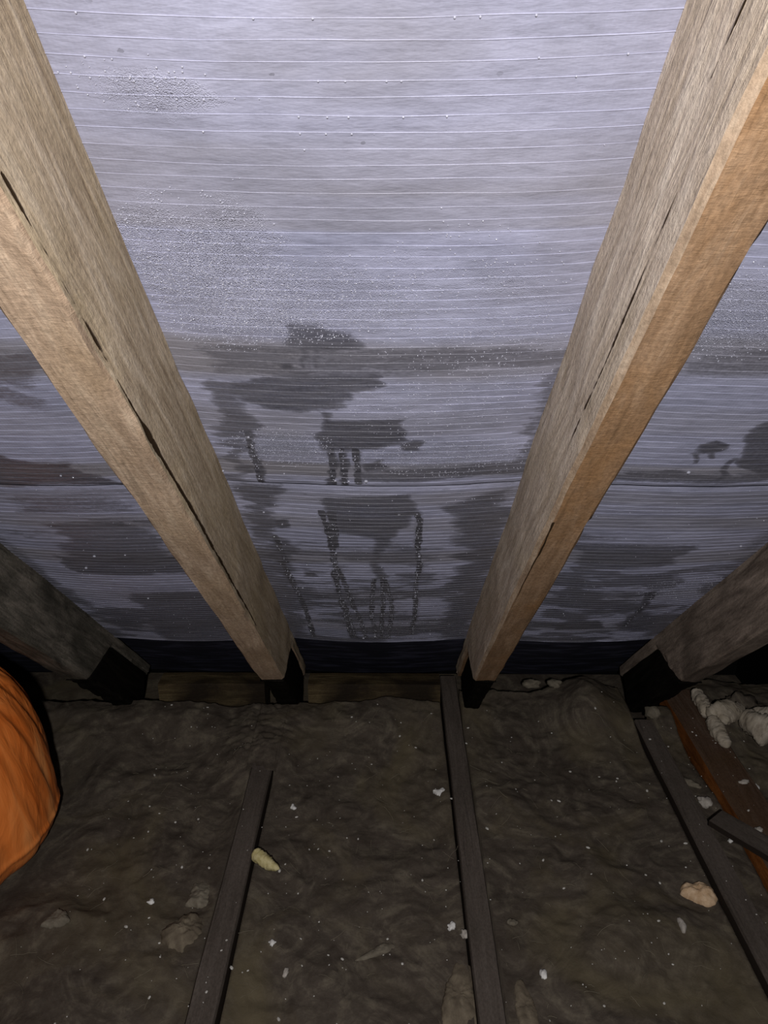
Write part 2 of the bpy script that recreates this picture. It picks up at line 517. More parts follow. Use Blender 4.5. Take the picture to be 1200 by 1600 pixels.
def line_dist(x, t, pts):
    d = np.full(x.shape, 1e9)
    p = np.array(pts)
    for a, b in zip(p[:-1], p[1:]):
        e = b - a
        h = np.clip(((x - a[0]) * e[0] + (t - a[1]) * e[1]) / (e @ e), 0, 1)
        d = np.minimum(d, np.hypot(x - a[0] - h * e[0], t - a[1] - h * e[1]))
    return d


def stain_maps(x, t):
    xw = x + 0.028 * (fbm(x * 11, t * 30, 4, 21, 0.6) - 0.5)
    tw = t + 0.018 * (fbm(x * 14, t * 30, 4, 33, 0.6) - 0.5)
    xw2 = x + 0.085 * (fbm(x * 8, t * 34, 5, 121, 0.65) - 0.5)
    tw2 = t + 0.040 * (fbm(x * 9, t * 30, 5, 133, 0.65) - 0.5)
    wet = np.zeros(x.shape)
    for pts, s, soft in POLY:
        pp = [on_roof(*q) for q in pts]
        bx = (min(q[0] for q in pp) - 0.05, max(q[0] for q in pp) + 0.05)
        bt = (min(q[1] for q in pp) - 0.05, max(q[1] for q in pp) + 0.05)
        k = (x > bx[0]) & (x < bx[1]) & (t > bt[0]) & (t < bt[1])
        if k.any():
            big = soft >= 0.008
            sd = poly_sdf(xw2[k] if big else xw[k], tw2[k] if big else tw[k], pp)
            wet[k] = np.maximum(wet[k], s * (1 - sstep(-soft, soft, sd)))
    run = np.zeros(x.shape)
    for pts, wd in RUNS:
        pp = [on_roof(*q) for q in pts]
        d = line_dist(x + 0.004 * (fbm(x * 60, t * 60, 2, 3) - 0.5), t, pp)
        wv = wd * 0.5 * (0.7 + 0.6 * vnoise(x * 9, t * 45, 8))
        run = np.maximum(run, 1.0 * (1 - sstep(wv * 0.65, wv * 1.35, d)))
    # scattered damp, thicker low down the slope
    low = sstep(1.0, 2.1, t)
    isl = 1 - 0.6 * sstep(0.55, 0.68, fbm(x * 9 + 40, t * 26, 4, 59))
    damp = fbm(x * 5, t * 17, 5, 41, 0.6) + 0.10 * (fbm(x * 3, t * 60, 2, 47) - 0.5)
    wet = np.maximum(wet, isl * (0.14 + 0.68 * low) * sstep(0.56 - 0.13 * low, 0.68 - 0.10 * low, damp))
    # darker along the rafter sides low down, added through the wet map
    side = np.full(x.shape, 9.0)
    for a, b in RAFTERS:
        side = np.minimum(side, np.minimum(np.abs(x - a), np.abs(x - b)))
    wet = np.maximum(wet, isl * 0.85 * low * (1 - sstep(0.2, 1.0, side / (0.012 + 0.075 * fbm(x * 0 + np.round(x), t * 9, 4, 49)))))
    cond = np.zeros(x.shape)
    for (px, py), rx, rt, s in COND:
        cx, ct_ = on_roof(px, py)
        r = np.hypot((xw2 - cx) / rx, (tw2 - ct_) / rt) + 0.5 * (fbm(x * 25, t * 25, 3, 55) - 0.5)
        cond = np.maximum(cond, s * (1 - sstep(0.45, 1.1, r)))
    cond *= (1 - np.clip(wet * 1.3, 0, 1)) * (0.55 + 0.6 * fbm(x * 20, t * 20, 3, 51))
    grime = np.zeros(x.shape)
    for py, hw, s in BANDS:
        _, tc = on_roof(600, py)
        wob = 0.02 * (fbm(x * 3, t * 0 + py, 3, 61) - 0.5)
        grime = np.maximum(grime, s * (1 - sstep(0.6, 1.3, np.abs(t + wob - tc) / hw)) * (0.55 + 0.8 * fbm(x * 5, t * 20, 4, 71)))
    # the dull stretch above the second batten, ending in a clean line
    ta, tb = on_roof(600, 215)[1], on_roof(600, 359)[1]
    edge = 0.004 * (fbm(x * 6, x * 0, 3, 63) - 0.5)
    dull = sstep(ta - 0.05, ta + 0.03, t) * (1 - sstep(tb - 0.003, tb + 0.003, t + edge))
    grime = np.maximum(grime, dull * (0.25 + 0.5 * fbm(x * 3, t * 12, 4, 65)))
    grime = np.maximum(grime, 0.30 * (1 - sstep(ta - 0.05, tb, t)))
    grime = np.clip(grime + 0.35 * sstep(0.5, 0.8, fbm(x * 5, t * 9, 4, 77)), 0, 1)
    return wet, cond, grime, run


ceiling = empty('ceiling', ROOF_O, ROOF_ROT)
tag(ceiling, 'sloping grey-blue roofing underlay seen from below, wet with condensation', kind='structure')
X_L, X_R = -1.10, 0.74
T_LAP1 = on_roof(600, 758)[1]
T_LAP2 = on_roof(600, 999)[1]
T_END = 2.62
PITCH_T = 0.0137                            # spacing of the reinforcing threads


def surf(x, t, lift):
    return -(sag(x, t) + lift)


def add_sheet(name, t0, t1, lift, curl0, curl1, mat, fine, stains=True):
    xs = np.arange(X_L, X_R + 1e-6, fine)
    ts = np.linspace(t0, t1, int((t1 - t0) / (fine * 0.85)) + 2)
    T, X = np.meshgrid(ts, xs, indexing='ij')
    # edges ripple a little
    wob = 0.005 * (fbm(X * 4, X * 0, 3, 91) - 0.5) + 0.002 * (fbm(X * 40, X * 0, 2, 92) - 0.5)
    Te = T + wob * np.exp(-np.minimum(np.abs(T - t0), np.abs(T - t1)) / 0.02)
    q = sag(X, T) + lift + curl0 * np.exp(-(T - t0) / 0.006) + curl1 * np.exp(-(t1 - T) / 0.006) * (0.6 + 0.8 * fbm(X * 9, X * 0 + 3, 2, 5))
    Pt = np.stack((X, Te, -q), -1)
    at = None
    if stains:
        wet, cond, grime, run = stain_maps(X, T)
        at = {'run': run, 'wet': wet, 'cond': cond, 'grime': grime}
    return grid_obj(name, Pt, mat, ceiling, at)


def drops_mesh(name, pts, parent, mat, flat=0.6):
    V, Fc = [], []
    for k, (x, t, r) in enumerate(pts):
        q = float(sag(np.array([x]), np.array([t]))[0]) + 0.0005
        v = ICO_V * np.array((r, r * 1.1, r * flat)) + np.array((x, t, -q - r * 0.2))
        V.append(v)
        Fc += [(a + 12 * k, b + 12 * k, c + 12 * k) for a, b, c in ICO_F]
    o = mesh_obj(name, np.concatenate(V), Fc, mat, parent)
    o['kind'] = 'stuff'
    return o


def threads(parent, t0, t1, name='reinforcing_thread'):
    V, Fc = [], []
    ts = np.arange(t0, t1, PITCH_T)
    xs = np.arange(X_L + 0.004, X_R - 0.003, 0.012)
    ring = [(0.0, 1.0), (0.9, 0.0), (0.0, -1.0), (-0.9, 0.0)]
    base = 0
    for k, t in enumerate(ts):
        tt = t + 0.0016 * (vnoise(xs * 14, xs * 0 + k * 3.1, 7) - 0.5) + 0.0022 * (vnoise(xs * 2.2, xs * 0 + k * 0.7, 9) - 0.5)
        q = sag(xs, tt) + 0.0002
        r = 0.00030 + 0.00035 * vnoise(xs * 30, xs * 0 + k * 5.3, 13)
        for (a, b) in ring:
            V.append(np.stack((xs, tt + a * r, -(q + b * r * 0.6)), -1))
        m = len(xs)
        for e in range(4):
            f = (e + 1) % 4
            for i in range(m - 1):
                Fc.append((base + e * m + i, base + e * m + i + 1, base + f * m + i + 1, base + f * m + i))
        base += 4 * m
    VV = np.concatenate(V)
    o = mesh_obj(name, VV, Fc, M['thread'], parent)
    for k, v in zip(('wet', 'cond', 'grime', 'run'), stain_maps(VV[:, 0], VV[:, 1])):
        o.data.attributes.new(k, 'FLOAT', 'POINT').data.foreach_set('value', v.astype(np.float32))
    o['kind'] = 'stuff'
    return o


sheet_top = add_sheet('membrane_sheet', -0.65, T_LAP1 - 0.0022, 0.0, 0.0, -0.001, M['underlay'], 0.0034)
sheet_low = add_sheet('membrane_sheet', T_LAP1 + 0.0022, T_LAP2 - 0.001, 0.0, -0.002, 0.003, M['underlay'], 0.0034)
sheet_eave = add_sheet('eaves_strip', T_LAP2 - 0.03, T_END, -0.016, 0, 0, M['felt'], 0.012, False)
sheet_eave['label'] = 'black felt strip at the foot of the slope'
threads(sheet_top, -0.05, T_LAP1 - 0.006)
threads(sheet_low, T_LAP1 + 0.01, T_LAP2 - 0.004)
# added black sheet for the dark cavity behind, seen only through the open lap
xs = np.linspace(X_L, X_R, 12); ts = np.linspace(-0.65, T_END, 12)
T_, X_ = np.meshgrid(ts, xs, indexing='ij')
bk = grid_obj('roof_backing', np.stack((X_, T_, T_ * 0 + 0.03), -1), M['soot_and_void'], ceiling)


def in_bay(x):
    return all(not (a - 0.004 < x < b + 0.004) for a, b in RAFTERS)


# condensation: beads standing thick in the patches, hanging drops, and beads in the water tracks
pts_top, pts_low = [], []
for (px, py), rx, rt, s in COND:
    cx, c_t = on_roof(px, py)
    for k in range(int(1100 * s * rx * rt / 0.0085)):
        r = math.sqrt(random.random()) * 1.05
        a = random.random() * 2 * math.pi
        x, t = cx + rx * r * math.cos(a), c_t + rt * r * math.sin(a)
        if in_bay(x) and X_L < x < X_R and T_LAP2 - 0.004 > t:
            (pts_top if t < T_LAP1 - 0.004 else pts_low).append((x, t, random.uniform(0.0003, 0.0009)))
for k in range(330):
    x = random.uniform(-1.0, 0.72)
    t = -0.05 + PITCH_T * round(random.uniform(0.3, 1.9) / PITCH_T) + 0.0004
    if in_bay(x) and t < T_LAP1 - 0.006:
        pts_top.append((x, t, random.uniform(0.0003, 0.0006)))
for px, py in [(398, 34), (490, 33), (710, 24), (750, 24), (838, 21), (498, 127), (540, 127), (604, 122), (627, 123), (840, 100), (903, 110), (983, 87), (512, 185), (545, 184), (468, 187), (630, 182), (698, 180),
               (510, 212), (550, 212), (470, 213), (477, 241), (690, 319), (693, 341), (755, 341), (315, 366), (203, 120), (118, 25), (290, 128), (320, 215)]:
    x, t = on_roof(px, py)
    t = -0.05 + PITCH_T * round((t + 0.05) / PITCH_T)
    pts_top.append((x, t + 0.0002, 0.0009))
for px, py, r in [(572, 748, 0.0032), (545, 749, 0.002), (524, 749, 0.002), (388, 685, 0.002), (394, 698, 0.0015), (348, 741, 0.002), (1075, 734, 0.003), (96, 739, 0.0018), (115, 742, 0.0015), (444, 741, .0015)]:
    x, t = on_roof(px, py)
    pts_top.append((x, t, r))
for px, py, r in [(135, 885, .003), (148, 866, .003), (196, 864, .002), (232, 932, .0025), (525, 862, .002), (523, 877, .002), (655, 868, .0025), (649, 925, .002), (441, 820, .0015), (412, 803, .002), (473, 920, .002),
                  (1158, 856, .0025), (672, 990, .002), (568, 994, .003), (586, 991, .003), (454, 900, .002)]:
    x, t = on_roof(px, py)
    pts_low.append((x, t, r))
for pts, wd in RUNS:
    pp = np.array([on_roof(*q) for q in pts])
    for a, b in zip(pp[:-1], pp[1:]):
        for k in range(max(2, int(np.hypot(*(b - a)) / 0.010))):
            u = random.random()
            x, t = a + (b - a) * u
            x += random.uniform(-0.35, 0.35) * wd
            (pts_top if t < T_LAP1 else pts_low).append((x, t, random.uniform(0.0005, 0.0012)))
for k in range(420):
    x = random.uniform(-0.9, 0.72); t = random.uniform(T_LAP1 + 0.01, T_LAP2 - 0.01)
    if in_bay(x):
        pts_low.append((x, t, random.uniform(0.0005, 0.0011)))
drops_mesh('water_droplets', pts_top, sheet_top, M['water'])
drops_mesh('water_droplets', pts_low, sheet_low, M['water'])

fl = mesh_obj('floor', [(-1.4, -0.6, 0), (1.1, -0.6, 0), (1.1, 2.3, 0), (-1.4, 2.3, 0)], [(0, 1, 2, 3)], M['wool'], smooth=False)
tag(fl, 'floor under the dusty insulation of the loft', kind='structure')
wr = mesh_obj('wall_right', [(1.02, -0.6, 0), (1.06, -0.6, 0), (1.06, 2.25, 0), (1.02, 2.25, 0), (1.02, -0.6, 2.4), (1.06, -0.6, 2.4), (1.06, 2.25, 2.4), (1.02, 2.25, 2.4)],
              [(3, 2, 1, 0), (4, 5, 6, 7), (0, 1, 5, 4), (1, 2, 6, 5), (2, 3, 7, 6), (3, 0, 4, 7)], M['soot_and_void'], smooth=False)
tag(wr, 'black side wall beyond the last rafter', kind='structure')
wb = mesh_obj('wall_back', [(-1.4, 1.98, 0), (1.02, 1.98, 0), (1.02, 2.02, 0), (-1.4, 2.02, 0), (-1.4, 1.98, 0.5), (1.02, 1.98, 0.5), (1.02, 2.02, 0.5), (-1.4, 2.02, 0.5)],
              [(3, 2, 1, 0), (4, 5, 6, 7), (0, 1, 5, 4), (1, 2, 6, 5), (2, 3, 7, 6), (3, 0, 4, 7)], M['soot_and_void'], smooth=False)
tag(wb, 'eaves backing painted black as the dark void behind the rafter feet', kind='structure')  # its black colour holds the darkness of the eaves void

# ------------------------------------------------------------------ rafters
DEP = 0.126                                 # rafter depth below the underlay
Z_SEAT = CAMZ - 0.885                       # height of the cut at the foot of the rafters


def cut_q(t):
    """depth at which the level cut at the foot meets the rafter, at t down the slope"""
    return (Z0 - t * st - Z_SEAT) / ct


def loft(name, xa, xb, qa, qb, ts, mats, parent, seed=0, rag=0.0, split=None, bevel=0.004, wane=0.0016, face_mats=(0, 1, 0, 0), edge_mat=None):
    """a stick of timber from t=ts[0] to ts[-1]; qa/qb give its upper and lower depth along it.
    face_mats: material of the left side, underside, right side and top. split: (t0, t1, side) of a crack along the lower edge."""
    NS, NU = 7, 7
    rings = []
    xm = (xa + xb) / 2
    for t in ts:
        a, b = qa(t), qb(t)
        b = max(b, a + 0.0008)
        bv = min(bevel, (b - a) * 0.3)
        ring = []
        for k in range(NS):
            ring.append((xa, a + (b - bv - a) * k / (NS - 1)))
        for k in range(NU):
            ring.append((xa + bv + (xb - xa - 2 * bv) * k / (NU - 1), b))
        for k in range(NS):
            ring.append((xb, b - bv - (b - bv - a) * k / (NS - 1)))
        rings.append([(x, t, q) for x, q in ring])
    A = np.array(rings)
    n, m = A.shape[:2]
    jj = np.arange(m)[None, :] + np.zeros((n, 1))
    tt = A[:, :, 1]
    amp = wane * 2
    A[:, :, 0] += amp * (fbm(tt * 9 + seed, jj * 0.31, 4, 100 + seed) - 0.5) * 1.6
    A[:, :, 2] += amp * (fbm(tt * 11 - seed, jj * 0.37, 4, 130 + seed) - 0.5) * 1.6 * (np.arange(m)[None, :] > 0)
    # wane: nicks out of the lower edges
    for ei, sx in ((NS - 1, 1), (NS + NU, -1)):
        nick = sstep(0.62, 0.85, fbm(tt[:, 0] * 14 + ei, tt[:, 0] * 0 + seed, 4, 160 + seed)) * 0.005
        A[:, ei, 0] += nick * sx
        A[:, ei, 2] -= nick
    if rag:
        A[:, :, 1] += 0
    cr = np.zeros(n)
    if split:
        t0, t1, side = split
        e = NS - 2 if side < 0 else NS + NU + 1
        e2 = NS - 1 if side < 0 else NS + NU
        cr = sstep(t0, t0 + 0.05, tt[:, 0]) * (1 - sstep(t1 - 0.06, t1, tt[:, 0])) * (0.45 + 0.9 * fbm(tt[:, 0] * 16, tt[:, 0] * 0, 3, 7))
        # the crack: the row next to the edge sinks into the wood
        A[:, e, 2] = A[:, e2, 2] - 0.010 + 0.0065 * np.clip(1 - cr, 0, 1)
    V = np.stack((A[:, :, 0], A[:, :, 1], -A[:, :, 2]), -1).reshape(-1, 3).tolist()
    Fc, MI = [], []
    for i in range(n - 1):
        for j in range(m):
            j2 = (j + 1) % m
            Fc.append((i * m + j, i * m + j2, (i + 1) * m + j2, (i + 1) * m + j))
            if j < NS - 1:
                MI.append(face_mats[0])
            elif j == NS - 1 and edge_mat is not None:
                MI.append(edge_mat)
            elif j < NS + NU:
                MI.append(face_mats[1])
            elif j < m - 1:
                MI.append(face_mats[2])
            else:
                MI.append(face_mats[3])
    Fc.append(tuple(range(m))[::-1]); MI.append(face_mats[1])
    Fc.append(tuple((n - 1) * m + j for j in range(m))); MI.append(face_mats[1])
    o = mesh_obj(name, V, Fc, mats, parent, True, MI)
    o.data.set_sharp_from_angle(angle=math.radians(38))
    return o, A, cr


def crack_strip(parent, pts, name='split'):
    """a dark open split in the timber: a sunken V with ragged lips; pts are (x, t, q, half width, nx, nq) along it"""
    V, Fc = [], []
    for k, (x, t, q, hw, nx, nq, ax, aq) in enumerate(pts):
        V += [(x - ax * hw, t, -(q - aq * hw)), (x - nx * hw * 0.2, t, -(q - nq * hw * 0.2)), (x + ax * hw, t, -(q + aq * hw))]
        if k:
            b = 3 * k
            Fc += [(b - 3, b - 2, b + 1, b), (b - 2, b - 1, b + 2, b + 1)]
    return mesh_obj(name, V, Fc, M['split'], parent)


def rafter(i, label, mats, face_mats, seed, split=None, qfull=DEP, t_heel_extra=0.0):
    xa, xb = RAFTERS[i]
    root = empty('rafter', ROOF_O, ROOF_ROT)
    tag(root, label, 'rafter', 'rafters of the roof slope')
    th = (Z0 - qfull * ct - Z_SEAT) / st
    ts = np.concatenate((np.linspace(-0.62, th - 0.03, 150), np.linspace(th - 0.028, th + 0.22, 60), np.linspace(th + 0.225, 2.50, 16)))

    def qb(t):
        q = qfull
        if t > th:
            q = min(qfull, max(0.026, cut_q(t) + 0.010 * (float(fbm(t * 60, seed, 3, 3)) - 0.5)))
        return q
    body, A, cr = loft('beam', xa, xb, lambda t: 0.0, qb, ts, mats, root, seed, face_mats=face_mats, edge_mat=2 if len(mats) > 2 else None, bevel=0.005 if len(mats) > 2 else 0.004)
    # added foot carrying the void's darkness as black paint, down to the plate
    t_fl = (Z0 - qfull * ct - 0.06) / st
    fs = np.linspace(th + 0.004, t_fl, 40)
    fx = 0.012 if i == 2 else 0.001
    loft('void_black_foot', xa + fx, xb - 0.001, lambda t: max(0.028, cut_q(t) + 0.004), lambda t: qfull - 0.002 + 0.008 * (float(fbm(t * 40, seed, 3, 9)) - 0.5), fs,
         [M['black_wood']], root, seed + 1, face_mats=(0, 0, 0, 0))[0]['label'] = 'added rafter foot, painted black for the dark void'
    return root


r0 = rafter(0, 'dim grey rafter above the orange sack, at the left edge', [M['dark_left'], M['dark_left']], (0, 1, 0, 0), 3)
r1 = rafter(1, 'tan rafter with a long dark split along its lower edge, sack side of the joist', [M['left_side'], M['left_under']], (0, 1, 0, 0), 11)
r1['label'] = 'tan rafter with a long dark split along its lower edge'
r2 = rafter(2, 'thick-looking rafter with pale grey side and orange-brown underside', [M['right_side'], M['right_under'], M['pale_edge']], (0, 1, 0, 0), 23)
r2['label'] = 'rafter with a pale grey side and an orange-brown underside'
r3 = rafter(3, 'short visible brown rafter with a ragged end above the white wool tufts', [M['far_side'], M['far_side']], (0, 1, 0, 0), 31)

# open splits: along the inner lower edge of the tan rafter, on the side face of the pale one
xa, xb = RAFTERS[1]
tA, tB = on_roof(212, 655, DEP)[1], on_roof(405, 985, DEP)[1]
pts = []
for u in np.linspace(0, 1, 260):
    t = tA + (tB - tA) * u
    hw = 0.0034 * math.sin(math.pi * min(1, u * 0.97 + 0.02)) ** 0.5 * max(0.12, 0.1 + 1.3 * float(fbm(t * 60, 2, 4, 4, 0.7)))
    hw += 0.0045 * math.exp(-((u - 0.07) / 0.035) ** 2) * (0.3 + 1.2 * float(fbm(t * 140, 6, 2, 4)))
    pts.append((xb - 0.0002 + 0.0018, t, DEP - 0.0065 - 0.003 * float(fbm(t * 8, 5, 3, 6)) - 0.012 * math.sin(u * 3) * 0.15, max(hw, 0.0004), 1, 0, 0, 1))
crack_strip(r1, pts)['label'] = 'long dark open split'
tA2, tB2 = on_roof(0, 285, DEP)[1], on_roof(215, 660, DEP)[1]
pts = []
for u in np.linspace(0, 1, 180):
    t = tA2 + (tB2 - tA2) * u
    hw = 0.0022 * max(0.0, float(fbm(t * 40, 2, 4, 4, 0.7)) - 0.36) * 2.0 + 0.00005
    pts.append((xb + 0.0016, t, DEP - 0.006 - 0.003 * float(fbm(t * 8, 5, 3, 6)), hw, 1, 0, 0, 1))
crack_strip(r1, pts)
xa, xb = RAFTERS[2]
for (p0, p1, wd, frac) in [((1105, 345), (905, 740), 0.0016, 0.74), ((1145, 30), (1040, 280), 0.0012, 0.6)]:
    tA, tB = on_roof(*p0, DEP)[1], on_roof(*p1, DEP)[1]
    pts = []
    for u in np.linspace(0, 1, 180):
        t = tA + (tB - tA) * u
        hw = wd * math.sin(math.pi * u) ** 0.6 * max(0.0, 3.0 * float(fbm(t * 45, 2, 4, 4, 0.7)) - 0.95)
        pts.append((xa - 0.0018, t, DEP * frac + 0.012 * float(fbm(t * 5, 1, 3, 8)), max(hw, 0.00005), 1, 0, 0, 1))
    crack_strip(r2, pts)
# cracks on the underside of the pale rafter, low down
tA, tB = on_roof(868, 815, DEP)[1], on_roof(808, 940, DEP)[1]
pts = []
for u in np.linspace(0, 1, 40):
    t = tA + (tB - tA) * u
    hw = 0.0016 * (1 - u) ** 0.7 * (0.3 + 1.2 * float(fbm(t * 40, 2, 3, 4)))
    pts.append((xa + 0.005 + 0.003 * float(fbm(t * 20, 1, 3, 8)), t, DEP + 0.0012, max(hw, 0.0002), 0, 1, 1, 0))
crack_strip(r2, pts)

# ------------------------------------------------------------------ joists and other floor timbers
JT = 0.100


def stick(name, p0, p1, wid, z0, z1, mats, label, cat, group=None, seed=0, side_mat=1, n=60):
    """a timber lying on the floor from p0 to p1 (x, y); the object's own Y runs along it"""
    p0, p1 = np.array(p0), np.array(p1)
    L = float(np.hypot(*(p1 - p0)))
    rot = math.atan2(-(p1 - p0)[0], (p1 - p0)[1])
    V, Fc, MI = [], [], []
    prof = [(-0.5, 0), (-0.5, 0.5), (-0.5, 0.95), (-0.44, 1), (-0.15, 1), (0.15, 1), (0.44, 1), (0.5, 0.95), (0.5, 0.5), (0.5, 0)]
    m = len(prof)
    for i in range(n):
        y = L * i / (n - 1)
        for j, (u, h) in enumerate(prof):
            dx = 0.003 * (float(fbm(y * 8 + seed, j * 0.4, 3, seed)) - 0.5)
            dz = 0.0035 * (float(fbm(y * 9 - seed, j * 0.4 + 5, 3, seed)) - 0.5) if h > 0.4 else 0
            V.append((u * wid + dx, y, (z1 - z0) * h + dz))
    for i in range(n - 1):
        for j in range(m):
            j2 = (j + 1) % m
            Fc.append((i * m + j, (i + 1) * m + j, (i + 1) * m + j2, i * m + j2))
            MI.append(0 if 2 <= j <= 6 else side_mat)
    Fc.append(tuple(range(m))); MI.append(0)
    Fc.append(tuple((n - 1) * m + j for j in range(m))[::-1]); MI.append(0)
    o = mesh_obj(name, V, Fc, mats, None, True, MI)
    o.data.set_sharp_from_angle(angle=math.radians(40))
    o.location = (p0[0], p0[1], z0)
    o.rotation_euler = (0, 0, rot)
    tag(o, label, cat, group)
    return o


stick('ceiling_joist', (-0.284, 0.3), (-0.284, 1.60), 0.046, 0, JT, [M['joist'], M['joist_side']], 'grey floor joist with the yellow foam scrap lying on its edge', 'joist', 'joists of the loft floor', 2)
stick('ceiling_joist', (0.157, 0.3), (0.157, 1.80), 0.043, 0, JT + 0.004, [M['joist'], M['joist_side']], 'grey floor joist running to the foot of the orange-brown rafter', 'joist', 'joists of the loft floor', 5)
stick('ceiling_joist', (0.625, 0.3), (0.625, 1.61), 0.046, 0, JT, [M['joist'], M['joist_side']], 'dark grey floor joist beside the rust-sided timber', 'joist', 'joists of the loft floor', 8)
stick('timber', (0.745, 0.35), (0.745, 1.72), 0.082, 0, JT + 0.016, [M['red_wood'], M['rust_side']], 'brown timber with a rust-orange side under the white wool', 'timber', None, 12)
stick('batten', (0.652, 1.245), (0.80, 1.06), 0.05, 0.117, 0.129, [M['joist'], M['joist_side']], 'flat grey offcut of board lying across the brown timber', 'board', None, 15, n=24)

# wall plate pieces between the rafter feet
for k, (x0, x1, lab) in enumerate([(-0.585, -0.315, 'short length of brown plate between the dim rafter and the split one'),
                                   (-0.205, 0.130, 'stained brown plate length between the two middle rafters')]):
    o = stick('wall_plate', (x0, 1.71), (x1, 1.71), 0.06, 0.0, 0.150, [M['plate'], M['plate']], lab, 'wall plate', 'lengths of wall plate at the eaves', 20 + k, n=30)

# ------------------------------------------------------------------ insulation quilts
JX = [(-0.310, -0.258), (0.132, 0.182), (0.598, 0.652)]


def wool_h(x, y):
    x = np.asarray(x, float); y = np.asarray(y, float)
    wx = x + 0.09 * (fbm(x * 5, y * 5, 3, 201) - 0.5)
    wy = y + 0.09 * (fbm(x * 5, y * 5, 3, 211) - 0.5)
    a = fbm(wx * 6, wy * 6, 3, 221, 0.45)
    ridge = 1 - np.abs(2 * fbm(wx * 11, wy * 11, 3, 231) - 1)
    fuzz = fbm(x * 80, y * 80, 3, 241)
    h = 0.076 + 0.040 * (a - 0.5) + 0.012 * (ridge - 0.7) + 0.004 * (fuzz - 0.5)
    # packed against the joists a little below their tops
    for xa, xb in JX:
        d = np.minimum(np.abs(x - xa), np.abs(x - xb))
        h = h + (0.084 - h) * 0.75 * np.exp(-d / 0.02)
    h = h + 0.030 * sstep(1.45, 1.62, y) * (x < 0.13)
    # a hump of wool by the third rafter's foot, low toward the eaves
    h = h + 0.055 * np.exp(-((x - 0.50) / 0.07) ** 2 - ((y - 1.66) / 0.12) ** 2)
    h = h + 0.030 * np.exp(-((x - 0.40) / 0.12) ** 2 - ((y - 1.00) / 0.10) ** 2)
    h = h + 0.018 * sstep(1.5, 1.65, y) * (x > 0.18)
    h = h + (0.066 - h) * (1 - sstep(0.85, 1.15, np.hypot((x + 0.90) / 0.26, (y - 1.24) / 0.27)))
    # the first quilt creeps over its joist toward the eaves
    over = sstep(1.38, 1.48, y) * sstep(-0.40, -0.33, x) * (1 - sstep(-0.25, -0.20, x))
    h = np.where(over > 0, np.maximum(h, h + (0.112 + 0.012 * (fuzz - 0.5) - h) * over), h)
    return h


def quilt(x0, x1, y0, y1, label, mat='wool', hf=wool_h, step=0.0045, wob=0.004, extra=0.0):
    nx, ny = int((x1 - x0) / step) + 1, int((y1 - y0) / step) + 1
    Y, X = np.meshgrid(np.linspace(y0, y1, ny), np.linspace(x0, x1, nx), indexing='ij')
    Z = hf(X, Y) + extra
    edge_y = y1 - Y
    Y2 = Y + 0.02 * (fbm(X * 14, X * 0, 3, 251) - 0.5) * np.exp(-edge_y / 0.05)
    P = np.stack((X, Y2, np.maximum(Z, 0.01)), -1)
    # skirt down to the floor all round
    P = np.concatenate((P[:1] * (1, 1, 0) + (0, 0, 0.0005), P, P[-1:] * (1, 1, 0) + (0, 0, 0.0005)), 0)
    P = np.concatenate((P[:, :1] * (1, 1, 0) + (0, 0, 0.0005), P, P[:, -1:] * (1, 1, 0) + (0, 0, 0.0005)), 1)
    o = grid_obj('insulation_quilt', P, M[mat], flip=True)
    tag(o, label, 'insulation', 'dusty insulation quilts between the joists')
    return o


quilt(-1.25, -0.311, 0.35, 1.66, 'dusty brown insulation quilt beside the orange sack')
quilt(-0.257, 0.132, 0.35, 1.665, 'dusty brown insulation quilt between the foam-scrap joist and the long bare joist')
quilt(0.184, 0.597, 0.35, 1.74, 'dusty brown insulation quilt between the long bare joist and the dark joist beside the rust')
quilt(0.652, 0.700, 0.35, 1.66, 'narrow strip of dusty insulation between dark joist and rust-sided timber')
quilt(0.792, 1.015, 0.35, 1.80, 'dim insulation quilt between the rust-sided timber and the black wall')
# the flap of wool lying over the end of the first joist
ov = quilt(-0.318, -0.250, 1.41, 1.655, 'flap of dusty wool lying over the end of the foam-scrap joist', step=0.004, extra=0.003)
ov.name = 'wool_flap'
co = np.empty(len(ov.data.vertices) * 3, np.float32)
ov.data.vertices.foreach_get('co', co)
co = co.reshape(-1, 3)
co[:, 1] += 0.085 * (fbm(co[:, 0] * 28, co[:, 0] * 0, 3, 261) - 0.35) * np.exp(-np.maximum(co[:, 1] - 1.40, 0) / 0.05)
co[:, 2] = 0.1004 + np.maximum(co[:, 2] - 0.1004, 0.0006) * sstep(1.40, 1.50, co[:, 1])
ov.data.vertices.foreach_set('co', co.reshape(-1))


def ground(x, y):
    z = float(wool_h(np.array([x]), np.array([y]))[0])
    for a, b in ((-0.307, -0.261), (0.1355, 0.1785), (0.602, 0.648)):
        if a < x < b and not (a < -0.2 and y > 1.44):
            z = JT
    if 0.704 < x < 0.786:
        z = JT + 0.016
    return z


